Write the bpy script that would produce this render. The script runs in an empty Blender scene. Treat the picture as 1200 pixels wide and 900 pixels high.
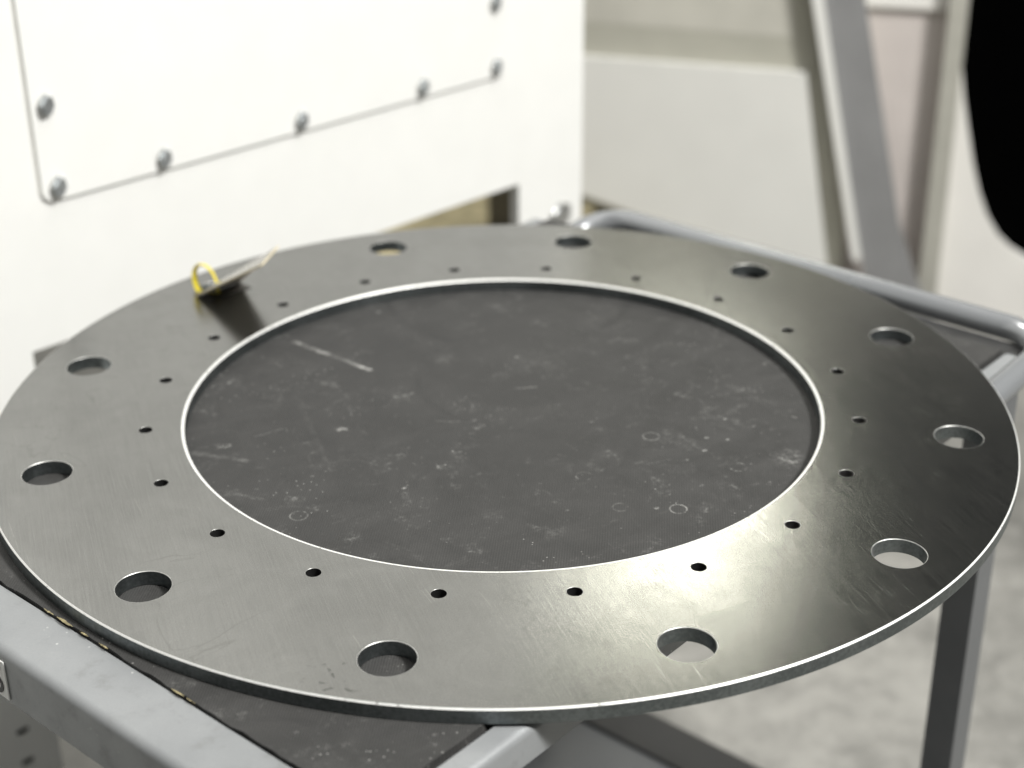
import bpy, bmesh, math, random
from mathutils import Vector, Matrix
from mathutils import geometry as mgeo

random.seed(7)
scene = bpy.context.scene
COL = scene.collection
R = math.radians

# ------------------------------------------------------------------ camera
cam_d = bpy.data.cameras.new('camera')
cam = bpy.data.objects.new('camera', cam_d)
COL.objects.link(cam)
scene.camera = cam
CR = ((0.99985531, 0.0150909959, -0.00784983605),      # right
      (-0.00038519202, -0.44126478, -0.897376869),     # down
      (-0.0170061669, 0.897250052, -0.441195121))      # forward
cm = Matrix.Identity(4)
for i in range(3):
    cm[i][0] = CR[0][i]; cm[i][1] = -CR[1][i]; cm[i][2] = -CR[2][i]
cm[0][3], cm[1][3], cm[2][3] = 0.02203569, -0.86512657, 0.43587945
cam.matrix_world = cm
cam_d.sensor_width = 36.0
cam_d.lens = 1882.918 / 1200 * 36
cam_d.clip_start = 0.02
cam_d.clip_end = 100
cam_d.dof.use_dof = True
cam_d.dof.focus_distance = 0.80
cam_d.dof.aperture_fstop = 5.6

# ------------------------------------------------------------------ world, lamps, exposure
world = bpy.data.worlds.new('World'); scene.world = world
world.use_nodes = True
bg = world.node_tree.nodes['Background']
bg.inputs['Color'].default_value = (0.95, 1.0, 0.97, 1)
bg.inputs['Strength'].default_value = 0.07

def area(name, loc, target, sx, sy, power, col=(1, 1, 1)):
    l = bpy.data.lights.new(name, 'AREA'); l.shape = 'RECTANGLE'
    l.size = sx; l.size_y = sy; l.energy = power; l.color = col
    o = bpy.data.objects.new(name, l); COL.objects.link(o)
    o.location = loc
    o.rotation_euler = (Vector(target) - Vector(loc)).to_track_quat('-Z', 'Y').to_euler()
    return o

area('hall_lamp_overhead', (0.5, -0.6, 2.7), (0.4, -0.2, 0), 2.2, 2.4, 40, (1, 0.985, 0.95))
area('hall_lamp_side', (1.75, -1.05, 2.35), (0.0, 0.45, 0.1), 0.5, 0.5, 146, (1, 0.99, 0.96))
area('hall_lamp_behind', (0.355, 2.55, 1.585), (0.1, 0, 0), 0.40, 0.26, 6.6, (1.0, 0.99, 0.85))
area('fill_lamp_back', (-0.7, 2.6, 2.9), (0.1, 0.9, -0.6), 0.3, 0.3, 75, (1, 0.98, 0.93))  # added fill lamp, brightens the floor behind the machine

scene.view_settings.view_transform = 'Standard'
scene.view_settings.look = 'None'
scene.view_settings.exposure = 0
scene.view_settings.gamma = 1
scene.view_settings.use_curve_mapping = False

# ------------------------------------------------------------------ node helpers
class NT:
    def __init__(self, name):
        self.m = bpy.data.materials.new(name); self.m.use_nodes = True
        self.t = self.m.node_tree; self.n = self.t.nodes
        self.b = self.n['Principled BSDF']
        self.pos = None
    def link(self, a, b): self.t.links.new(a, b)
    def sock(self, s, v):
        if hasattr(v, 'is_output') or isinstance(v, bpy.types.NodeSocket): self.link(v, s)
        else: s.default_value = v
    def P(self):
        if self.pos is None: self.pos = self.n.new('ShaderNodeNewGeometry').outputs['Position']
        return self.pos
    def map(self, rot=0.0, scale=(1, 1, 1), loc=(0, 0, 0)):
        m = self.n.new('ShaderNodeMapping'); m.vector_type = 'TEXTURE' if False else 'POINT'
        r = self.n.new('ShaderNodeVectorRotate'); r.rotation_type = 'Z_AXIS'; r.inputs['Angle'].default_value = -rot
        self.link(self.P(), r.inputs['Vector']); self.link(r.outputs[0], m.inputs['Vector'])
        m.inputs['Scale'].default_value = scale; m.inputs['Location'].default_value = loc
        return m.outputs[0]
    def noise(self, vec, scale, detail=4, rough=0.55, dist=0.0):
        x = self.n.new('ShaderNodeTexNoise'); self.link(vec, x.inputs['Vector'])
        x.inputs['Scale'].default_value = scale; x.inputs['Detail'].default_value = detail
        x.inputs['Roughness'].default_value = rough; x.inputs['Distortion'].default_value = dist
        return x.outputs['Fac']
    def voro(self, vec, scale, feature='F1', rnd=1.0):
        x = self.n.new('ShaderNodeTexVoronoi'); self.link(vec, x.inputs['Vector']); x.feature = feature
        x.inputs['Scale'].default_value = scale; x.inputs['Randomness'].default_value = rnd
        return x.outputs['Distance']
    def ramp(self, fac, a, b, lo=0.0, hi=1.0, smooth=True):
        x = self.n.new('ShaderNodeMapRange'); self.sock(x.inputs['Value'], fac)
        x.interpolation_type = 'SMOOTHSTEP' if smooth else 'LINEAR'
        x.inputs['From Min'].default_value = a; x.inputs['From Max'].default_value = b
        x.inputs['To Min'].default_value = lo; x.inputs['To Max'].default_value = hi
        return x.outputs['Result']
    def math(self, op, a, b=0.0, c=None):
        x = self.n.new('ShaderNodeMath'); x.operation = op
        self.sock(x.inputs[0], a); self.sock(x.inputs[1], b)
        if c is not None: self.sock(x.inputs[2], c)
        return x.outputs[0]
    def vmath(self, op, a, b=None, out=0):
        x = self.n.new('ShaderNodeVectorMath'); x.operation = op
        self.sock(x.inputs[0], a)
        if b is not None: self.sock(x.inputs[1], b)
        return x.outputs['Value' if out == 'v' else 0]
    def mix(self, fac, a, b):
        x = self.n.new('ShaderNodeMix'); x.data_type = 'RGBA'
        self.sock(x.inputs[0], fac)
        self.sock(x.inputs[6], a if not isinstance(a, tuple) else (*a[:3], 1))
        self.sock(x.inputs[7], b if not isinstance(b, tuple) else (*b[:3], 1))
        return x.outputs[2]
    def bump(self, h, strength=0.2, dist=0.001):
        x = self.n.new('ShaderNodeBump'); self.link(h, x.inputs['Height'])
        x.inputs['Strength'].default_value = strength; x.inputs['Distance'].default_value = dist
        self.link(x.outputs[0], self.b.inputs['Normal'])
    def set(self, **k):
        for a, v in k.items():
            s = self.b.inputs[a.replace('_', ' ')]
            if isinstance(v, tuple): v = (*v, 1)
            self.sock(s, v)
        return self.m

def simple(name, col, rough=0.5, metal=0.0, var=0.08, scale=60, bump=0.0, spec=0.5):
    """painted surface with a little tonal and gloss variation"""
    m = NT(name); v = m.P()
    n = m.noise(v, scale, 5); n2 = m.noise(v, scale * 0.12, 3)
    f = m.math('ADD', m.math('MULTIPLY', n, 0.5), m.math('MULTIPLY', n2, 0.5))
    d = tuple(c * (1 - var * 2) for c in col); l = tuple(min(1, c * (1 + var)) for c in col)
    m.set(Base_Color=m.mix(m.ramp(f, 0.3, 0.7), d, l), Metallic=metal,
          Roughness=m.ramp(n, 0.3, 0.7, max(0.02, rough - 0.06), min(1, rough + 0.06)))
    m.b.inputs['Specular IOR Level'].default_value = spec
    if bump: m.bump(n, bump, 0.0006)
    return m.m

# ------------------------------------------------------------------ materials
M = {}
BR = R(-70)          # brushing direction of the sheet

def steel_top():
    m = NT('brushed_dark_steel'); P = m.P()
    streak = m.noise(m.map(BR, (26, 1300, 1)), 1.0, 4, 0.6)          # fine brushing
    long_s = m.noise(m.map(BR, (6, 260, 1), (3, 1, 0)), 1.0, 3, 0.5)
    cloud = m.noise(P, 9, 6, 0.6, 0.6)
    blot = m.noise(P, 34, 5, 0.6, 1.2)
    grain = m.noise(P, 1700, 2, 0.6)
    # water marks: thin contour lines of a slow field
    field = m.noise(P, 14, 3, 0.5, 1.5)
    ringl = m.ramp(m.math('ABSOLUTE', m.math('SUBTRACT', field, 0.56)), 0.0, 0.012, 1.0, 0.0)
    ringl = m.math('MULTIPLY', ringl, m.ramp(cloud, 0.45, 0.6))
    # sparse dark spots in one patch near the front edge
    sp = m.ramp(m.noise(P, 150, 3, 0.5, 0.8), 0.61, 0.66)
    dpos = m.vmath('DISTANCE', P, (-0.071, -0.279, 0.0), 'v')
    sp = m.math('MULTIPLY', sp, m.ramp(dpos, 0.008, 0.026, 1.0, 0.0))
    # long individual scratches
    scr = m.noise(m.map(R(-64), (9, 1500, 1), (7, 2, 0)), 1.0, 1, 0.4)
    scr = m.math('MULTIPLY', m.ramp(scr, 0.72, 0.78), m.ramp(blot, 0.45, 0.6))
    # tiny pale nicks
    nick = m.ramp(m.voro(P, 330), 0.05, 0.11, 1.0, 0.0)
    nick = m.math('MULTIPLY', nick, m.ramp(m.noise(P, 23, 3), 0.56, 0.68))
    f = m.math('ADD', m.math('MULTIPLY', cloud, 0.6), m.math('MULTIPLY', blot, 0.4))
    col = m.mix(m.ramp(f, 0.32, 0.68), (0.235, 0.235, 0.227), (0.29, 0.29, 0.281))
    col = m.mix(m.math('MULTIPLY', m.ramp(streak, 0.35, 0.65), 0.24), col, (0.40, 0.40, 0.385))
    col = m.mix(m.ramp(grain, 0.3, 0.7, 0.0, 0.34), col, (0.13, 0.13, 0.125))
    col = m.mix(m.math('MULTIPLY', ringl, 0.22), col, (0.11, 0.11, 0.10))
    col = m.mix(m.math('MULTIPLY', sp, 0.6), col, (0.09, 0.09, 0.085))
    col = m.mix(m.math('MULTIPLY', scr, 0.45), col, (0.5, 0.5, 0.46))
    col = m.mix(m.math('MULTIPLY', nick, 0.35), col, (0.6, 0.6, 0.56))
    rgh = m.math('ADD', m.ramp(f, 0.3, 0.7, 0.235, 0.185),
                 m.math('ADD', m.ramp(grain, 0.3, 0.7, -0.03, 0.04), m.ramp(streak, 0.3, 0.7, -0.025, 0.025)))
    m.set(Base_Color=col, Metallic=1.0, Roughness=rgh)
    m.b.inputs['Anisotropic'].default_value = 0.2
    tg = m.n.new('ShaderNodeTangent'); tg.direction_type = 'UV_MAP'; tg.uv_map = 'brush'
    m.link(tg.outputs[0], m.b.inputs['Tangent'])
    h = m.math('ADD', m.math('MULTIPLY', streak, 0.8), m.math('ADD', m.math('MULTIPLY', long_s, 0.3), m.math('MULTIPLY', grain, 0.55)))
    m.bump(h, 0.26, 0.00016)
    return m.m
M['steel'] = steel_top()

def steel_edge():
    m = NT('cut_steel_edge'); P = m.P()
    n = m.noise(P, 500, 4)
    c = m.noise(P, 20, 3)
    m.set(Base_Color=m.mix(m.ramp(m.math('ADD', m.math('MULTIPLY', n, .5), m.math('MULTIPLY', c, .5)), 0.35, 0.65), (0.15, 0.168, 0.172), (0.25, 0.272, 0.275)),
          Metallic=1.0, Roughness=m.ramp(c, 0.3, 0.7, 0.34, 0.46))
    m.bump(n, 0.12, 0.0003)
    return m.m
M['edge'] = steel_edge()
M['holerim'] = simple('grey_hole_rim', (0.55, 0.55, 0.53), 0.45, 0.75, 0.2, 300)
M['bore'] = simple('shaded_bore', (0.012, 0.012, 0.012), 0.5, 0, 0.1)  # near-black colour stands in for the shade deep in the small holes

def chamfer():
    m = NT('bright_chamfer'); P = m.P()
    n = m.noise(P, 420, 3)
    nk = m.ramp(m.noise(P, 170, 4, 0.7), 0.60, 0.68)
    ec = m.mix(m.math('MULTIPLY', nk, 0.75), m.mix(n, (0.78, 0.78, 0.75), (0.93, 0.93, 0.91)), (0.22, 0.22, 0.21))
    m.set(Base_Color=ec, Metallic=0.45, Roughness=m.ramp(n, .3, .7, 0.42, 0.58))
    m.bump(n, 0.25, 0.0004)
    return m.m
M['chamfer'] = chamfer()

def rubber():
    m = NT('ribbed_black_rubber'); P = m.P()
    wob = m.noise(P, 40, 2)
    rib = m.n.new('ShaderNodeTexWave'); rib.wave_type = 'BANDS'; rib.bands_direction = 'X'
    m.link(m.map(R(-4), (1, 1, 1)), rib.inputs['Vector'])
    rib.inputs['Scale'].default_value = 2 * math.pi / 20 / 0.00135; rib.inputs['Distortion'].default_value = 0.4
    rib.inputs['Detail'].default_value = 1; rib.inputs['Detail Scale'].default_value = 0.3
    rb = rib.outputs['Fac']
    weave = m.noise(P, 1100, 3, 0.8)
    cloud = m.noise(P, 24, 8, 0.72, 0.7)
    smear = m.noise(m.map(R(35), (10, 42, 1)), 1.0, 5, 0.6, 0.5)
    col = m.mix(m.ramp(cloud, 0.3, 0.72), (0.034, 0.0335, 0.0325), (0.060, 0.059, 0.057))
    col = m.mix(m.math('MULTIPLY', m.ramp(smear, 0.5, 0.75), 0.28), col, (0.085, 0.083, 0.080))
    col = m.mix(m.math('MULTIPLY', m.ramp(rb, 0.2, 0.9), 0.18), col, (0.085, 0.084, 0.082))
    col = m.mix(m.ramp(weave, 0.3, 0.7, 0.0, 0.45), col, (0.020, 0.020, 0.020))
    # dark crescents pressed in by earlier rings
    crs = m.ramp(m.math('ABSOLUTE', m.math('SUBTRACT', m.vmath('DISTANCE', P, (0.02, 0.05, -0.008), 'v'), 0.075)), 0.0, 0.004, 1.0, 0.0)
    crs = m.math('MULTIPLY', crs, m.ramp(cloud, 0.48, 0.6))
    crs2 = m.ramp(m.math('ABSOLUTE', m.math('SUBTRACT', m.vmath('DISTANCE', P, (0.00, 0.18, -0.008), 'v'), 0.085)), 0.0, 0.005, 1.0, 0.0)
    crs2 = m.math('MULTIPLY', crs2, m.ramp(smear, 0.42, 0.6))
    col = m.mix(m.math('MULTIPLY', m.math('MAXIMUM', crs, crs2), 0.3), col, (0.018, 0.018, 0.018))
    # chalk-white marks: streaks, rings, smudges, specks
    speckle = m.noise(P, 420, 3, 0.7)
    broken = m.ramp(speckle, 0.40, 0.62)
    white = None
    def add(x):
        nonlocal white
        white = x if white is None else m.math('MAXIMUM', white, x)
    wn = m.n.new('ShaderNodeTexNoise'); m.link(P, wn.inputs['Vector']); wn.inputs['Scale'].default_value = 150; wn.inputs['Detail'].default_value = 4
    wv = m.n.new('ShaderNodeVectorMath'); wv.operation = 'MULTIPLY_ADD'; m.link(wn.outputs['Color'], wv.inputs[0]); wv.inputs[1].default_value = (0.024, 0.013, 0); m.link(m.vmath('SUBTRACT', P, (0.012, 0.0065, 0)), wv.inputs[2])
    PW = wv.outputs[0]
    sn = m.n.new('ShaderNodeTexNoise'); m.link(P, sn.inputs['Vector']); sn.inputs['Scale'].default_value = 90; sn.inputs['Detail'].default_value = 5; sn.inputs['Roughness'].default_value = 0.7
    sv = m.n.new('ShaderNodeVectorMath'); sv.operation = 'MULTIPLY_ADD'; m.link(sn.outputs['Color'], sv.inputs[0]); sv.inputs[1].default_value = (0.006, 0.006, 0); m.link(m.vmath('SUBTRACT', P, (0.003, 0.003, 0)), sv.inputs[2])
    PL = sv.outputs[0]
    patch = m.ramp(m.noise(P, 70, 3), 0.36, 0.58, 0.25, 1.0)
    for (x0, y0, x1, y1, w, a) in ((-0.1405, 0.1019, -0.087, 0.0587, 0.0026, 1.0), (-0.1781, -0.0527, -0.1461, -0.0609, 0.0032, 0.22),
                                   (-0.1238, 0.007, -0.0959, -0.0718, 0.0026, 0.07), (0.0071, 0.0328, 0.0199, 0.0339, 0.0011, 0.55),
                                   (-0.16, -0.098, -0.147, -0.102, 0.001, 0.4), (0.168, -0.004, 0.176, -0.008, 0.001, 0.5),
                                   (-0.04, -0.012, -0.02, -0.014, 0.0009, 0.25),
                                   (-0.145, -0.032, -0.13, -0.022, 0.001, 0.22)):
        L = math.hypot(x1 - x0, y1 - y0); dx, dy = (x1 - x0) / L, (y1 - y0) / L
        rel = m.vmath('SUBTRACT', PL, (x0, y0, -0.008))
        t = m.math('MINIMUM', m.math('MAXIMUM', m.vmath('DOT_PRODUCT', rel, (dx, dy, 0), 'v'), 0.0), L)
        q = m.n.new('ShaderNodeCombineXYZ'); m.sock(q.inputs[0], m.math('MULTIPLY', t, dx)); m.sock(q.inputs[1], m.math('MULTIPLY', t, dy))
        d = m.vmath('DISTANCE', rel, q.outputs[0], 'v')
        fall = m.ramp(d, w * 0.15, w, a, 0.0)
        add(m.math('MULTIPLY', m.math('MULTIPLY', fall, patch), m.ramp(speckle, 0.30, 0.55)))
    for (x, y, r, a) in ((0.1344, -0.0686, 0.0047, 0.6), (0.0971, -0.115, 0.0046, 0.8), (0.0876, -0.0317, 0.0048, 0.5), (0.0659, -0.1132, 0.0042, 0.3), (-0.1074, -0.1225, 0.0048, 0.4), (0.047, -0.079, 0.0045, 0.4)):
        d = m.math('ABSOLUTE', m.math('SUBTRACT', m.vmath('DISTANCE', P, (x, y, -0.008), 'v'), r))
        add(m.math('MULTIPLY', m.ramp(d, 0.0001, 0.0007, a, 0.0), m.ramp(m.noise(P, 190, 2), 0.36, 0.52)))
    for (x, y, r, a) in ((-0.1112, -0.1053, 0.007, 0.4), (-0.0991, -0.1153, 0.006, 0.35), (0.1635, -0.0566, 0.014, 0.5), (-0.0654, 0.0197, 0.008, 0.5),
                         (-0.0327, -0.0678, 0.003, 1.0), (-0.0268, -0.0496, 0.0028, 1.0), 
                         (-0.1641, -0.0424, 0.006, 0.6), (-0.0935, -0.0221, 0.005, 0.6), (-0.0145, -0.0199, 0.006, 0.4),
                         (0.1104, 0.022, 0.005, 0.6), (0.15, -0.088, 0.004, 0.8), (0.15, 0.03, 0.007, 0.4), 
                         (-0.04, 0.075, 0.012, 0.25), (0.03, -0.14, 0.010, 0.16), (0.02, 0.07, 0.03, 0.10),
                         (-0.163, -0.224, 0.014, 0.55), (-0.12, -0.256, 0.012, 0.4), (-0.106, -0.247, 0.004, 0.6)):
        d = m.vmath('DISTANCE', PW, (x, y, -0.008), 'v')
        add(m.math('MULTIPLY', m.ramp(d, r * 0.1, r * 0.9, a, 0.0), broken))
    fine = m.ramp(m.voro(P, 240), 0.06, 0.15, 1.0, 0.0)
    fine = m.math('MULTIPLY', fine, m.ramp(m.noise(P, 26, 4), 0.50, 0.66))
    crisp = m.math('MULTIPLY', fine, 0.5)
    mid = m.ramp(m.voro(m.map(0.4, (1, 1.4, 1)), 62), 0.05, 0.14, 1.0, 0.0)
    mid = m.math('MULTIPLY', mid, m.math('MULTIPLY', broken, m.ramp(m.noise(P, 22, 3), 0.5, 0.64)))
    crisp = m.math('MAXIMUM', crisp, m.math('MULTIPLY', mid, 0.6))
    dust = m.math('MULTIPLY', m.ramp(m.noise(P, 42, 7, 0.78, 0.8), 0.52, 0.74), 0.36)
    add(m.math('MULTIPLY', dust, broken))
    col = m.mix(m.math('MULTIPLY', white, m.ramp(m.noise(P, 120, 4, 0.7), 0.3, 0.65, 0.15, 0.85)), col, (0.46, 0.455, 0.435))
    col = m.mix(crisp, col, (0.50, 0.495, 0.475))
    m.set(Base_Color=col, Roughness=m.ramp(cloud, 0.3, 0.7, 0.62, 0.78))
    m.b.inputs['Specular IOR Level'].default_value = 0.35
    h = m.math('ADD', m.math('MULTIPLY', rb, 1.0), m.math('MULTIPLY', weave, 0.8))
    m.bump(h, 0.30, 0.0003)
    return m.m
M['rubber'] = rubber()

def trolley_paint():
    m = NT('silver_grey_paint'); P = m.P()
    g = m.noise(P, 900, 3, 0.7); c = m.noise(P, 18, 4); d = m.noise(P, 60, 5, 0.7)
    col = m.mix(m.ramp(c, 0.3, 0.7), (0.27, 0.28, 0.287), (0.32, 0.33, 0.337))
    col = m.mix(m.math('MULTIPLY', g, 0.35), col, (0.16, 0.166, 0.17))
    chip = m.math('MULTIPLY', m.ramp(m.voro(P, 190), 0.05, 0.15, 1, 0), m.ramp(m.noise(P, 27, 3), 0.54, 0.66))
    col = m.mix(m.math('MULTIPLY', chip, 0.6), col, (0.8, 0.8, 0.78))
    col = m.mix(m.math('MULTIPLY', m.ramp(d, 0.52, 0.72), 0.35), col, (0.16, 0.16, 0.15))
    m.set(Base_Color=col, Roughness=m.ramp(d, 0.3, 0.7, 0.36, 0.48), Metallic=0.15)
    m.bump(g, 0.14, 0.0003)
    return m.m
M['paint'] = trolley_paint()
M['legshade'] = simple('shaded_leg_paint', (0.15, 0.155, 0.16), 0.42, 0.1, 0.05, 60)  # trolley paint darkened to carry the shade on the legs
M['handle'] = simple('glossy_silver_paint', (0.27, 0.28, 0.29), 0.25, 0.3, 0.02, 7)
M['white'] = simple('white_enamel', (0.84, 0.84, 0.815), 0.38, 0, 0.012, 30)
M['zinc'] = simple('zinc_bolt', (0.62, 0.65, 0.67), 0.45, 1.0, 0.15, 200)
M['washer'] = simple('zinc_washer', (0.66, 0.67, 0.66), 0.38, 1.0, 0.12, 200)
M['shadow_gap'] = simple('pale_seam', (0.78, 0.77, 0.72), 0.8)
M['wood'] = simple('yellowish_plywood', (0.56, 0.49, 0.30), 0.75, 0, 0.28, 30)
M['darksteel_shade'] = simple('dark_steel_and_shade', (0.035, 0.035, 0.035), 0.5, 0, 0.1)  # real dark steel, also the shade on the crossbar and under the handle
M['brownsteel'] = simple('brown_grey_steel', (0.13, 0.12, 0.10), 0.6, 0, 0.2, 30)
M['black'] = simple('black_void', (0.001, 0.001, 0.001), 0.95, 0, 0.1, spec=0.0)
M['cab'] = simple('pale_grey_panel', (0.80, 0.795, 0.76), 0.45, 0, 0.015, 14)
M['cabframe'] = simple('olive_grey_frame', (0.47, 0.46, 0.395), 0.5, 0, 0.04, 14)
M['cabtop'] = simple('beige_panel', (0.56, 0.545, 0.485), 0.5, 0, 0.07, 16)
M['postlit'] = simple('lit_post_edge', (0.86, 0.855, 0.82), 0.35, 0, 0.02)  # light on the post's front edge put into the colour
M['postshade'] = simple('shaded_post_side', (0.27, 0.27, 0.272), 0.5, 0, 0.06, 14)  # same post, its shaded side painted grey
M['cream'] = simple('cream_casing', (0.85, 0.83, 0.79), 0.45, 0, 0.04, 9)
M['pink'] = simple('pinkish_white_panel', (0.66, 0.605, 0.575), 0.45, 0, 0.06, 9)
M['framepost'] = simple('warm_grey_frame', (0.44, 0.43, 0.38), 0.5, 0, 0.04)
M['shelf'] = simple('grey_shelf_paint', (0.13, 0.135, 0.14), 0.45, 0, 0.06, 20)
M['yellow'] = simple('yellow_plastic_tie', (0.80, 0.66, 0.05), 0.35, 0, 0.05)
M['tagdark'] = simple('smoky_card', (0.30, 0.275, 0.23), 0.5, 0, 0.12, 80)
M['tagedge'] = simple('tan_card_edge', (0.62, 0.55, 0.40), 0.5, 0, 0.08, 120)
M['tagfoot'] = simple('dark_card_back', (0.06, 0.056, 0.048), 0.5, 0, 0.1, 80)
M['clear'] = simple('clear_film', (0.36, 0.345, 0.31), 0.25, 0, 0.05, 100)
M['sticker'] = simple('white_sticker', (0.82, 0.82, 0.80), 0.45, 0, 0.02)
M['ink'] = simple('black_ink', (0.012, 0.012, 0.012), 0.5)
M['glue'] = simple('tan_adhesive', (0.34, 0.29, 0.16), 0.7, 0, 0.25, 300)

def floor_mat():
    m = NT('pale_concrete'); P = m.P()
    a = m.noise(P, 4.5, 6, 0.7, 0.2); b = m.noise(P, 22, 9, 0.8, 0.2); g = m.noise(P, 260, 4, 0.8)
    f = m.math('ADD', m.math('MULTIPLY', a, 0.45), m.math('MULTIPLY', b, 0.55))
    col = m.mix(m.ramp(f, 0.36, 0.62), (0.15, 0.148, 0.137), (0.31, 0.304, 0.282))
    col = m.mix(m.math('MULTIPLY', m.ramp(m.noise(P, 21, 4, 0.6, 1.0), 0.6, 0.72), 0.4), col, (0.16, 0.157, 0.147))
    col = m.mix(m.math('MULTIPLY', g, 0.2), col, (0.28, 0.275, 0.255))
    m.set(Base_Color=col, Roughness=m.ramp(b, .3, .7, 0.5, 0.7))
    m.bump(b, 0.1, 0.002)
    return m.m
M['floor'] = floor_mat()

# ------------------------------------------------------------------ object helpers
def tag(o, label=None, cat=None, group=None, kind=None):
    if label: o['label'] = label
    if cat: o['category'] = cat
    if group: o['group'] = group
    if kind: o['kind'] = kind
    return o

def thing(name, loc, label, cat):
    o = bpy.data.objects.new(name, None); COL.objects.link(o)
    o.location = loc; o.empty_display_size = 0.05
    return tag(o, label, cat)

def base_of(o):
    v = Vector((0, 0, 0))
    while o is not None:
        v += o.location; o = o.parent
    return v

def obj(name, bm, mats, parent=None, smooth=False, bevel=0.0, segs=2, sharp=35):
    if bevel:
        es = [e for e in bm.edges if len(e.link_faces) == 2 and e.calc_face_angle(0) > R(40)]
        bmesh.ops.bevel(bm, geom=es, offset=bevel, segments=segs, profile=0.5, affect='EDGES', clamp_overlap=True)
    bmesh.ops.recalc_face_normals(bm, faces=bm.faces)
    if smooth:
        for f in bm.faces: f.smooth = True
        for e in bm.edges:
            if len(e.link_faces) == 2 and e.calc_face_angle(0) > R(sharp): e.smooth = False
    off = base_of(parent)
    if parent is not None: bmesh.ops.translate(bm, verts=bm.verts, vec=-off)
    me = bpy.data.meshes.new(name); bm.to_mesh(me); bm.free()
    for k in (mats if isinstance(mats, (list, tuple)) else [mats]): me.materials.append(M[k])
    o = bpy.data.objects.new(name, me); COL.objects.link(o)
    if parent is not None: o.parent = parent
    return o

class Frame:
    """oriented frame: a along, b across (left of a), z up"""
    def __init__(self, deg, origin=(0, 0)):
        c, s = math.cos(R(deg)), math.sin(R(deg))
        self.d = Vector((c, s, 0)); self.n = Vector((-s, c, 0)); self.o = Vector((*origin, 0))
    def __call__(self, a, b, z): return self.o + self.d * a + self.n * b + Vector((0, 0, z))

def add_box(bm, F, a0, a1, b0, b1, z0, z1):
    vs = [bm.verts.new(F(a, b, z)) for z in (z0, z1) for a, b in ((a0, b0), (a1, b0), (a1, b1), (a0, b1))]
    for q in ((0, 3, 2, 1), (4, 5, 6, 7), (0, 1, 5, 4), (1, 2, 6, 5), (2, 3, 7, 6), (3, 0, 4, 7)):
        bm.faces.new([vs[i] for i in q])
    return bm
def box(F, *k): return add_box(bmesh.new(), F, *k)

def prism(pts, place, t0, t1, holes=()):
    """outline pts (2D) extruded; place(x, y, t) -> 3D point"""
    bm = bmesh.new(); loops = []
    for lp in [pts, *holes]:
        A = [bm.verts.new(place(x, y, t0)) for x, y in lp]; B = [bm.verts.new(place(x, y, t1)) for x, y in lp]
        loops.append((A, B))
    for side in (0, 1):
        es = []
        for lp in loops:
            v = lp[side]
            for i in range(len(v)):
                es.append(bm.edges.get((v[i], v[(i + 1) % len(v)])) or bm.edges.new((v[i], v[(i + 1) % len(v)])))
        if len(loops) == 1: bm.faces.new(loops[0][side])
        else: bmesh.ops.triangle_fill(bm, use_beauty=True, use_dissolve=False, edges=es)
    for A, B in loops:
        for i in range(len(A)):
            j = (i + 1) % len(A); bm.faces.new((A[i], A[j], B[j], B[i]))
    return bm

def tube(path, r, sides=20, cap=True, rx=None):
    """round tube swept along points (parallel transport)"""
    bm = bmesh.new(); pts = [Vector(q) for q in path]; rings = []
    t = (pts[1] - pts[0]).normalized(); up = Vector((0, 0, 1))
    nrm = (up - t * up.dot(t)).normalized() if abs(t.z) < 0.95 else Vector((1, 0, 0))
    for i, q in enumerate(pts):
        a = pts[max(0, i - 1)]; b = pts[min(len(pts) - 1, i + 1)]; t = (b - a).normalized()
        nrm = (nrm - t * nrm.dot(t)).normalized(); bi = t.cross(nrm)
        rr = r[i] if isinstance(r, (list, tuple)) else r
        rings.append([bm.verts.new(q + (nrm * math.cos(2 * math.pi * k / sides) * rr + bi * math.sin(2 * math.pi * k / sides) * (rx or rr))) for k in range(sides)])
    for A, B in zip(rings, rings[1:]):
        for k in range(sides): bm.faces.new((A[k], A[(k + 1) % sides], B[(k + 1) % sides], B[k]))
    if cap: bm.faces.new(rings[0][::-1]); bm.faces.new(rings[-1])
    return bm

def fillet(pts, rad, n=12):
    pts = [Vector(q) for q in pts]; out = [pts[0]]
    for a, b, c in zip(pts, pts[1:], pts[2:]):
        d1 = (a - b).normalized(); d2 = (c - b).normalized(); h = d1.angle(d2) / 2
        L = rad / math.tan(h); p1 = b + d1 * L; p2 = b + d2 * L
        cen = b + (d1 + d2).normalized() * (rad / math.sin(h))
        v1 = p1 - cen; v2 = p2 - cen; w = v1.angle(v2)
        for k in range(n + 1):
            f = k / n
            out.append(cen + (v1 * math.sin((1 - f) * w) + v2 * math.sin(f * w)) / math.sin(w))
    out.append(pts[-1]); return out

def copy_tree(o, parent=None):
    c = o.copy(); COL.objects.link(c); c.parent = parent
    for ch in o.children: copy_tree(ch, c)
    return c

W0 = Frame(0)
FLOOR = -0.60

# ------------------------------------------------------------------ setting: floor
bm = bmesh.new()
bm.faces.new([bm.verts.new(q) for q in ((-6, -4, FLOOR), (6, -4, FLOOR), (6, 10, FLOOR), (-6, 10, FLOOR))])
tag(obj('floor', bm, 'floor'), 'pale mottled concrete hall floor', kind='structure')

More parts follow.
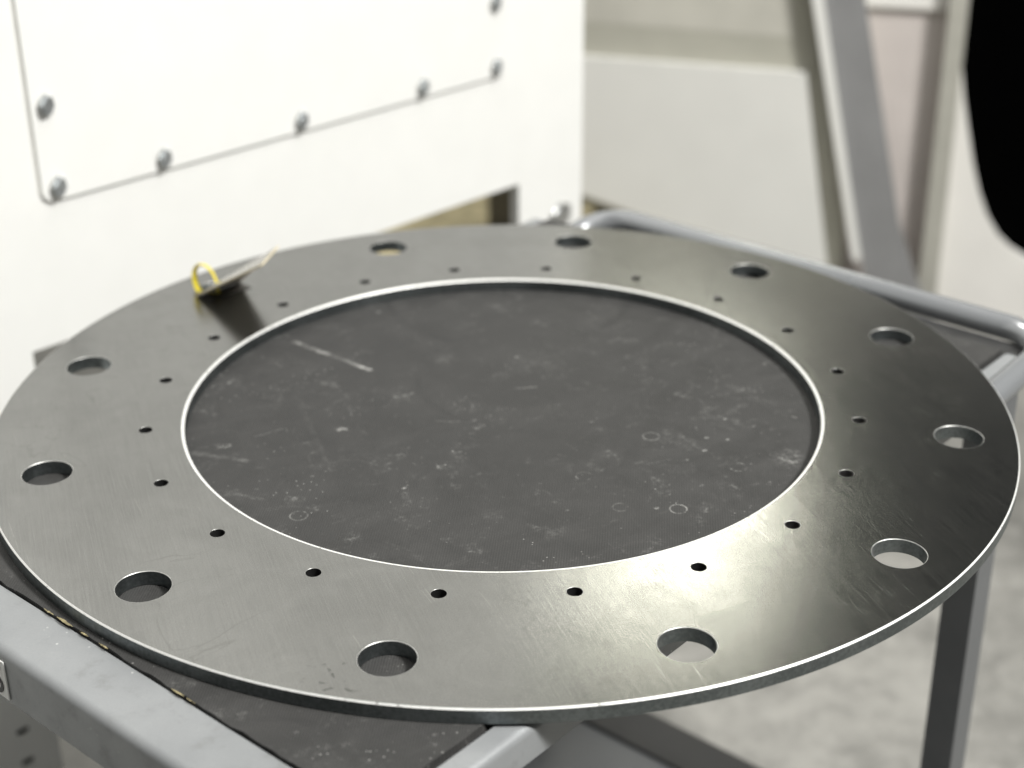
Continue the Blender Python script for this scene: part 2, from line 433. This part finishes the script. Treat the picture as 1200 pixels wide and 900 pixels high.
# ------------------------------------------------------------------ white machine behind the ring
FM = Frame(46.5)
D = 0.45
mach = thing('white_machine', FM(0.2, D + 0.12, FLOOR), 'large white machine with a bolted cover panel standing behind the steel ring', 'machine')
ZC = -0.0905
front = [(-0.95, 0.85), (-0.95, -0.585), (-0.097, -0.585), (-0.097, -0.36), (-0.0664, -0.30), (-0.0664, ZC), (0.4767, ZC), (0.4767, -0.585), (0.5701, -0.585), (0.5701, 0.85)]  # left end extended out of view so the ring edge reflects white
obj('front_plate', prism(front, lambda x, y, t: FM(x, D + t, y), 0, 0.012), 'white', mach, bevel=0.002, smooth=True)
obj('body', box(FM, -0.945, 0.565, D + 0.0125, D + 0.24, ZC + 0.004, 0.845), 'white', mach)
for a in (-0.9, -0.15, 0.522):
    obj('rear_leg', box(FM, a, a + 0.045, D + 0.0125, D + 0.055, -0.585, ZC + 0.004), 'darksteel_shade', mach)
for a in (-0.88, -0.13, 0.525):
    lf = bmesh.new()
    bmesh.ops.create_cone(lf, cap_ends=True, segments=20, radius1=0.03, radius2=0.02, depth=0.0145, matrix=Matrix.Translation(FM(a, D + 0.006, -0.5925)))
    obj('levelling_foot', lf, 'zinc', mach, smooth=True)
# cover panel with rounded corners
def rrect(x0, x1, y0, y1, r, n=6):
    o = []
    for cx, cy, a0 in ((x1 - r, y1 - r, 0), (x0 + r, y1 - r, 90), (x0 + r, y0 + r, 180), (x1 - r, y0 + r, 270)):
        for k in range(n + 1):
            a = R(a0 + 90 * k / n); o.append((cx + r * math.cos(a), cy + r * math.sin(a)))
    return o
cover = obj('cover_panel', prism(rrect(-0.0405, 0.4575, 0.0255, 0.60, 0.009), lambda x, y, t: FM(x, D - t, y), 0.0008, 0.0034), 'white', mach, bevel=0.0008, smooth=True)
obj('panel_seam', prism(rrect(-0.0418, 0.4588, 0.0240, 0.6013, 0.010), lambda x, y, t: FM(x, D - t, y), 0.0002, 0.0007), 'shadow_gap', cover)  # pale strip put in along a seam that is only shadow
# hexagon bolts with washers
def place_bolt(a, z, rot, first=None):
    at = FM(a, D - 0.0034, z)
    if first is None:
        mw = Matrix.Translation(at) @ Matrix((FM.d.to_4d(), Vector((0, 0, 1, 0)), (-FM.n).to_4d(), Vector((0, 0, 0, 1)))).transposed()
        b = bmesh.new()
        bmesh.ops.create_cone(b, cap_ends=True, segments=6, radius1=0.0074, radius2=0.0074, depth=0.0070, matrix=mw @ Matrix.Translation((0, 0, 0.0014 + 0.0035)) @ Matrix.Rotation(rot, 4, 'Z'))
        bmesh.ops.create_cone(b, cap_ends=True, segments=20, radius1=0.0064, radius2=0.0058, depth=0.0008, matrix=mw @ Matrix.Translation((0, 0, 0.0088)))
        o = obj('bolt', b, 'zinc', mach, bevel=0.0007)
        w = bmesh.new()
        bmesh.ops.create_cone(w, cap_ends=True, segments=28, radius1=0.0084, radius2=0.0082, depth=0.0013, matrix=mw @ Matrix.Translation((0, 0, 0.0007)))
        obj('washer', w, 'washer', o, smooth=True)
        o['_at'] = 0
        del o['_at']
        return o, at
    o0, at0 = first
    c = copy_tree(o0, mach); c.location = o0.location + (at - at0)
    return c
spots = [(-0.0263, 0.0359), (0.0694, 0.0352), (0.2092, 0.0351), (0.3497, 0.0351), (0.4442, 0.0354), (0.4441, 0.0959), (-0.0275, 0.0993),
         (0.4441, 0.24), (-0.0275, 0.24), (0.4441, 0.40), (-0.0275, 0.40)]
f0 = place_bolt(*spots[0], 0.3)
for a, z in spots[1:]: place_bolt(a, z, 0.3, f0)
# pale lock knob on the right foot
kb = bmesh.new()
mw = Matrix.Translation(FM(0.5395, D, -0.138)) @ Matrix((FM.d.to_4d(), Vector((0, 0, 1, 0)), (-FM.n).to_4d(), Vector((0, 0, 0, 1)))).transposed()
bmesh.ops.create_cone(kb, cap_ends=True, segments=28, radius1=0.0125, radius2=0.0105, depth=0.006, matrix=mw @ Matrix.Translation((0, 0, 0.003)))
tag(obj('cover_cap', kb, 'washer', mach, bevel=0.001, smooth=True), 'pale round cap on the machine foot')
# slots low on the left foot
for z in (-0.422, -0.454):
    sl = [(-0.128 + dx, z + dz) for dx, dz in rrect(-0.0055, 0.0055, -0.0022, 0.0022, 0.0021, 4)]
    obj('slot', prism(sl, lambda x, y, t: FM(x, D - t, y), 0.0002, 0.0008), 'darksteel_shade', mach)

# plywood behind the machine, seen under its edge
pw = thing('plywood_board', (-0.15, 1.8, FLOOR), 'yellowish plywood sheet on the floor seen through the gap under the white machine', 'board')
obj('sheet', box(W0, -0.42, 0.135, 1.15, 2.3, FLOOR + 0.001, FLOOR + 0.019), 'wood', pw)
st = thing('dark_stand', (-0.045, 1.75, FLOOR + 0.019), 'dark upright stand glimpsed in the gap under the white machine', 'stand')
obj('upright', box(W0, -0.066, -0.024, 1.74, 1.77, FLOOR + 0.03, -0.15), 'brownsteel', st)
obj('foot', box(W0, -0.095, 0.005, 1.70, 1.81, FLOOR + 0.0195, FLOOR + 0.0297), 'darksteel_shade', st)

# ------------------------------------------------------------------ pale cabinet, slanted post and cream machine at the right
FC = Frame(-14)
def vp(Dn): return lambda x, y, t: FC(x, Dn + t, y)
cab = thing('pale_cabinet', FC(-0.2, 1.5, FLOOR), 'pale grey cabinet with a wide blank panel right of the white machine', 'cabinet')
obj('frame', prism([(-0.275, 0.5), (-0.275, -0.37), (0.0, -0.44), (0.10, -0.47), (0.13, -0.47), (0.13, 0.5)], vp(1.36), 0.012, 0.4), 'cabframe', cab)
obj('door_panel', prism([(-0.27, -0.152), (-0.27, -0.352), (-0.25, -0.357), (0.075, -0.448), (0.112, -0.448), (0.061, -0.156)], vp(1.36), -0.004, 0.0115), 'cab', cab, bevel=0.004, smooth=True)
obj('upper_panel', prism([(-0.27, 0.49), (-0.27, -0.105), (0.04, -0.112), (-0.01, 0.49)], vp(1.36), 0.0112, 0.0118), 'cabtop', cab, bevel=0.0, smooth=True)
obj('gap_shade', prism([(-0.246, -0.38), (-0.246, FLOOR), (0.12, FLOOR), (0.12, -0.475), (0.10, -0.475)], vp(1.36), 0.06, 0.38), 'black', cab)  # black block added for the darkness under the cabinet

post = thing('slanted_post', FC(0.2, 1.35, FLOOR), 'slanted post, lit edge painted pale and shaded side grey, in front of the pale cabinet', 'post')
def sx(s0, z0, k): return lambda z: 0.2307 + (s0 - 0.2307) * 1.021 + k * (z - 0.436 - (z0 - 0.436) * 1.021)
le = sx(0.067, -0.043, -0.228); l2 = sx(0.081, -0.042, -0.220); re_ = sx(0.134, -0.040, -0.2366)
zt = 0.45
obj('edge_strip', prism([(le(zt), zt), (le(-0.415), -0.415), (l2(-0.415), -0.415), (l2(zt), zt)], vp(1.345), -0.006, 0.012), 'postlit', post, bevel=0.003, smooth=True)
obj('web', prism([(l2(zt) + 0.0008, zt), (l2(FLOOR) + 0.0008, FLOOR), (re_(FLOOR) + 0.06, FLOOR), (re_(-0.44) + 0.012, -0.44), (re_(-0.36), -0.36), (re_(zt), zt)], vp(1.345), 0.0, 0.012), 'postshade', post, bevel=0.004, smooth=True)

crm = thing('cream_machine', FC(0.5, 1.55, FLOOR), 'cream machine casing with a large black rounded opening at the right edge', 'machine')
op = [(0.262, 0.30), (0.261, -0.057), (0.2655, -0.149), (0.274, -0.195), (0.286, -0.244), (0.297, -0.288), (0.310, -0.329), (0.325, -0.363), (0.343, -0.390), (0.362, -0.407), (0.384, -0.419), (0.42, -0.43), (0.62, -0.44), (0.66, -0.42), (0.68, -0.37), (0.68, 0.30)]
obj('casing', prism([(0.242, 0.45), (0.242, FLOOR + 0.012), (0.80, FLOOR + 0.012), (0.80, 0.45)], vp(1.406), 0, 0.02, holes=[op]), 'cream', crm)
obj('opening_lining', box(FC, 0.243, 0.79, 1.4265, 1.75, FLOOR + 0.012, 0.44), 'black', crm)
obj('side_panel', prism([(0.06, -0.072), (0.06, FLOOR + 0.012), (0.2415, FLOOR + 0.012), (0.2415, -0.072)], vp(1.406), 0.012, 0.04), 'pink', crm)
obj('top_rail', prism([(0.04, 0.45), (0.04, -0.0725), (0.2415, -0.0725), (0.2415, 0.45)], vp(1.406), 0.002, 0.04), 'cream', crm)
obj('frame_post', prism([(0.2405, 0.45), (0.2405, FLOOR + 0.001), (0.268, FLOOR + 0.001), (0.2625, 0.45)], vp(1.406), -0.022, -0.001), 'framepost', crm, bevel=0.004, smooth=True)
obj('under_shade', box(FC, 0.08, 0.79, 1.43, 1.74, FLOOR + 0.001, FLOOR + 0.0115), 'black', crm)  # black slab in place of the shaded gap under the casing

# ------------------------------------------------------------------ trolley
FT = Frame(50)          # a = length towards the far right, b = width towards the back left
tr = thing('tool_trolley', FT(0, 0, FLOOR), 'silver grey steel trolley carrying the black mat and the steel ring', 'trolley')
def rail_profile(x0, x1, ztop, zbot, rad, th=0.0022):
    """angle section: flat top from x0 to x1 (outer), rounded shoulder, side down to zbot"""
    sg = 1 if x1 > x0 else -1
    o = [(x0, ztop)]
    for k in range(7):
        a = R(90 - 15 * k); o.append((x1 - sg * rad + sg * rad * math.cos(a), ztop - rad + rad * math.sin(a)))
    o += [(x1, zbot), (x1 - sg * th, zbot)]
    ri = rad - th
    for k in range(7):
        a = R(15 * k); o.append((x1 - sg * rad + sg * max(ri, 0.0003) * math.cos(a), ztop - rad + max(ri, 0.0003) * math.sin(a)))
    o.append((x0, ztop - th))
    return o
ZR = -0.0098
MU0, MU1, MV0, MV1 = -0.3034, 0.2750, -0.1906, 0.192
pr = rail_profile(-0.3042, -0.3362, ZR, -0.0395, 0.0052)
obj('end_rail', prism(pr, lambda x, y, t: FT(x, t, y), -0.2062, 0.2073), 'paint', tr, smooth=True, sharp=40)
pr = rail_profile(-0.1940, -0.2066, ZR, -0.0285, 0.0042)
obj('side_rail', prism(pr, lambda x, y, t: FT(t, x, y), -0.3040, 0.2735), 'paint', tr, smooth=True, sharp=40)
pr = rail_profile(0.1955, 0.2075, ZR, -0.0285, 0.0042)
obj('side_rail', prism(pr, lambda x, y, t: FT(t, x, y), -0.3040, 0.2735), 'paint', tr, smooth=True, sharp=40)
obj('tray', box(FT, -0.3338, 0.276, -0.2040, 0.2050, -0.0155, -0.0125), 'darksteel_shade', tr)
obj('handle_shade', box(FT, 0.2765, 0.3005, -0.2040, 0.1585, -0.032, -0.0135), 'darksteel_shade', tr)  # dark strip put in for the black shadow below the handle tube
# push handle: round tube bent round both far corners, lying level with the tray
hp = fillet([FT(0.205, -0.2125, -0.013), FT(0.3105, -0.2125, -0.008), FT(0.3105, 0.170, -0.008), FT(0.256, 0.170, -0.024)], 0.036, 14)
hd = obj('handle', tube(hp, 0.0088, 24), 'handle', tr, smooth=True)
for v in (-0.2125,):
    sg = 1 if v > 0 else -1
    obj('weld_plate', box(FT, 0.205, 0.2735, v + 0.0055, v + 0.017, -0.0158, -0.0088), 'paint', hd, bevel=0.0015, smooth=True)
# four square legs
for (a0, b0) in ((0.245, -0.2082), (0.245, 0.182), (-0.332, -0.2035), (-0.332, 0.182)):
    lg = obj('leg', box(FT, a0, a0 + 0.0245, b0, b0 + 0.0225, FLOOR + 0.055, -0.0158), 'legshade', tr, bevel=0.002, smooth=True)
    wb = bmesh.new()
    bmesh.ops.create_cone(wb, cap_ends=True, segments=24, radius1=0.027, radius2=0.027, depth=0.018, matrix=Matrix.Translation(FT(a0 + 0.012, b0 + 0.011, FLOOR + 0.0272)) @ Matrix.Rotation(R(50), 4, 'Z') @ Matrix.Rotation(R(90), 4, 'X'))
    obj('caster', wb, 'darksteel_shade', lg, bevel=0.003, smooth=True)
obj('lower_crossbar', box(FT, 0.279, 0.325, -0.207, 0.22, -0.505, -0.482), 'darksteel_shade', tr, bevel=0.002, smooth=True)  # bar coloured dark for the shade it lies in
obj('lower_shelf', box(FT, -0.30, 0.2785, -0.184, 0.19, -0.490, -0.486), 'shelf', tr)
# sticker on the end rail, with the last character in view
stk = obj('sticker', box(FT, -0.3371, -0.3364, 0.0195, 0.085, -0.0375, -0.0155), 'sticker', tr)
def text_mesh(s, size):
    cu = bpy.data.curves.new('t', 'FONT'); cu.body = s; cu.size = size; cu.extrude = 0.00015; cu.align_x = 'RIGHT'
    to = bpy.data.objects.new('t', cu); COL.objects.link(to)
    dg = bpy.context.evaluated_depsgraph_get(); me = bpy.data.meshes.new_from_object(to.evaluated_get(dg))
    b = bmesh.new(); b.from_mesh(me); bpy.data.objects.remove(to); bpy.data.curves.remove(cu); bpy.data.meshes.remove(me)
    return b
b = text_mesh('5', 0.024)
for v in b.verts:
    x, y, z = v.co
    v.co = FT(-0.3373 - z, -(x) + 0.0208, -0.0355 + y)
obj('lettering', b, 'ink', stk)

# ------------------------------------------------------------------ rubber mat
bm = bmesh.new(); N = 60
out = []
def jit(): return random.uniform(-0.0006, 0.0006)
for k in range(N): out.append((MU0 + (MU1 - MU0) * k / N, MV0 + jit()))
for k in range(N): out.append((MU1 + jit(), MV0 + (MV1 - MV0) * k / N))
for k in range(N): out.append((MU1 - (MU1 - MU0) * k / N, MV1 + jit()))
for k in range(N): out.append((MU0 + jit(), MV1 - (MV1 - MV0) * k / N))
mat = tag(obj('rubber_mat', prism(out, lambda x, y, t: FT(x, y, t), -0.0124, -0.0082), 'rubber'), 'black ribbed rubber mat with chalky scuffs under the steel ring', 'mat')
gl = bmesh.new()
for (x, y, L, w) in ((-0.2163, -0.2134, 0.008, 0.0012), (-0.206, -0.2218, 0.013, 0.0018), (-0.1945, -0.2318, 0.007, 0.0011), (-0.182, -0.241, 0.007, 0.001), (-0.1391, -0.2757, 0.009, 0.0016), (-0.132, -0.282, 0.006, 0.0012)):
    cv = -0.766 * x + 0.643 * y; n = 7; up = []; dn = []
    for k in range(n):
        f = k / (n - 1); ww = w * math.sin(math.pi * (0.08 + 0.84 * f)) * random.uniform(0.5, 1.0)
        up.append((MU0 - 0.0006 - ww * 0.5, cv + L * (0.5 - f))); dn.append((MU0 - 0.0006 + ww * 0.5, cv + L * (0.5 - f)))
    for (p0, p1, p2, p3) in zip(up, up[1:], dn[1:], dn):
        z = -0.0079
        gl.faces.new([gl.verts.new(FT(a, c, z + random.uniform(0, 0.0006))) for a, c in (p0, p1, p2, p3)])
bmesh.ops.remove_doubles(gl, verts=gl.verts, dist=0.00005)
obj('adhesive_residue', gl, 'glue', mat)['kind'] = 'stuff'

# ------------------------------------------------------------------ steel flange ring
T = 0.008; RO = 0.300; RI = 0.1890
PB = 0.266928; PS = 0.211312; HB = 0.0137; HS = 0.0040
A_B = 109.76; A_S = 154.69
ring = thing('steel_ring', (0, 0, -T), 'large flat dark steel flange ring with bolt holes lying on the mat', 'flange ring')
def circ(r, n, cx=0, cy=0): return [(cx + r * math.cos(2 * math.pi * k / n), cy + r * math.sin(2 * math.pi * k / n)) for k in range(n)]
bm = bmesh.new()
specs = [(0, 0, RO, 360, -0.0007, -0.0001), (0, 0, RI, 300, 0.0007, 0.0012)]          # chamfer, then a nearly flat bright lip
specs += [(PB * math.cos(R(A_B - 30 * k)), PB * math.sin(R(A_B - 30 * k)), HB, 72, 0.00025, 0.00015) for k in range(12)]
specs += [(PS * math.cos(R(A_S - 18 * k)), PS * math.sin(R(A_S - 18 * k)), HS, 32, 0.0001, 0.00005) for k in range(20)]
topE = []; botE = []
def lip_loops(b, cx, cy, r, n, ch, lip):
    c = abs(ch); dz = abs(lip) * 0.10
    return ([b.verts.new((x, y, 0)) for x, y in circ(r + ch + lip, n, cx, cy)],
            [b.verts.new((x, y, -dz)) for x, y in circ(r + ch, n, cx, cy)],
            [b.verts.new((x, y, -dz - c)) for x, y in circ(r, n, cx, cy)])
for i, (cx, cy, r, n, ch, lip) in enumerate(specs):
    t0, ta, t1 = lip_loops(bm, cx, cy, r, n, ch, lip)
    t2 = [bm.verts.new((x, y, -T + 0.0001)) for x, y in circ(r, n, cx, cy)]
    for k in range(n):
        j = (k + 1) % n
        topE.append(bm.edges.new((t0[k], t0[j]))); botE.append(bm.edges.new((t2[k], t2[j])))
        f = bm.faces.new((t1[k], t1[j], t2[j], t2[k])); f.material_index = 3 if i >= 14 else 1
        if i >= 2:
            for A, B in ((t0, ta), (ta, t1)):
                f = bm.faces.new((A[k], A[j], B[j], B[k])); f.material_index = 4
bmesh.ops.triangle_fill(bm, use_beauty=True, use_dissolve=False, edges=topE)
bmesh.ops.triangle_fill(bm, use_beauty=True, use_dissolve=False, edges=botE)
body = obj('ring_plate', bm, ['steel', 'edge', 'chamfer', 'bore', 'holerim'], ring, smooth=True, sharp=25)
for pl in body.data.polygons:
    if pl.material_index == 0: pl.use_smooth = False
uv = body.data.uv_layers.new(name='brush')
cb, sb = math.cos(BR), math.sin(BR)
for lp in body.data.loops:
    x, y, z = body.data.vertices[lp.vertex_index].co
    uv.data[lp.index].uv = (x * cb + y * sb, -x * sb + y * cb)
for (cx, cy, r, n, ch, lip), nm in zip(specs[:2], ('bright outer chamfer', 'bright inner chamfer')):
    b = bmesh.new(); A, B, Cc = lip_loops(b, cx, cy, r, n, ch, lip)
    for k in range(n):
        j = (k + 1) % n
        b.faces.new((A[k], A[j], B[j], B[k])); b.faces.new((B[k], B[j], Cc[j], Cc[k]))
    o = obj('rim_edge', b, 'chamfer', ring, smooth=True)
    o['label'] = nm + ' of the ring'

# ------------------------------------------------------------------ hang tag tied through the covered bolt hole
tg = thing('hang_tag', (-0.2037, 0.1724, 0.0), 'small smoky hang tag on a yellow tie rising from the ring', 'tag')
P1 = Vector((-0.2147, 0.1590, 0.0012)); P2 = Vector((-0.1904, 0.1836, 0.0012))
E1 = Vector((-0.1609, 0.1151, 0.0409)); E2 = Vector((-0.1539, 0.1412, 0.0433))
nn = (P2 - P1).cross(E2 - P1).normalized()
if nn.z < 0: nn = -nn
def tp(x, y, t): return P1 * (1 - x) * (1 - y) + P2 * x * (1 - y) + E1 * (1 - x) * y + E2 * x * y + nn * t
obj('card', prism([(0, 0), (1, 0), (1, 1), (0, 1)], tp, -0.0004, 0.0), 'tagdark', tg)
obj('clear_film', prism([(0.0, 0.0), (1, 0), (1, 1), (0, 1)], tp, 0.0001, 0.0006), 'clear', tg)
for pts in ([(-0.035, -0.01), (0.0, -0.01), (0.0, 1.0), (-0.035, 1.0)], [(1.0, -0.01), (1.035, -0.01), (1.035, 1.02), (1.0, 1.02)], [(0, 1.0), (1, 1.0), (1, 1.02), (0, 1.02)]):
    obj('edge_strip', prism(pts, tp, -0.0006, 0.0008), 'tagedge', tg)
# folded foot of the card lying over the bolt hole
ft = Vector((0.0125, -0.0105, 0)); bk = Vector((-0.006, 0.006, 0))
def fp(x, y, t): return P1 + (P2 - P1) * x + ft * max(y, 0) - bk * min(y, 0) + Vector((0, 0, -0.0009 + t))
obj('folded_foot', prism([(0, -0.6), (1, -0.6), (1, 0.8), (0, 0.8)], fp, 0.0, 0.0003), 'tagfoot', tg)
lp = []
for k in range(41):
    a = 2 * math.pi * k / 40
    q = Vector((-0.2105, 0.1690, 0.0065)) + Vector((0.0082 * math.cos(a), -0.003 * math.cos(a), 0)) + Vector((-0.0015, 0.0, 0.0135)) * math.sin(a)
    lp.append(q)
obj('tie', tube(lp, 0.0008, 8, False, rx=0.0022), 'yellow', tg, smooth=True)
tl = [Vector((-0.2035, 0.1655, 0.004)), Vector((-0.2010, 0.1650, 0.0015)), Vector((-0.2035, 0.1635, -0.001)), Vector((-0.2080, 0.1640, 0.0012))]
obj('tie_tail', tube(fillet(tl, 0.001, 4), 0.0007, 8, True, rx=0.0016), 'yellow', tg, smooth=True)
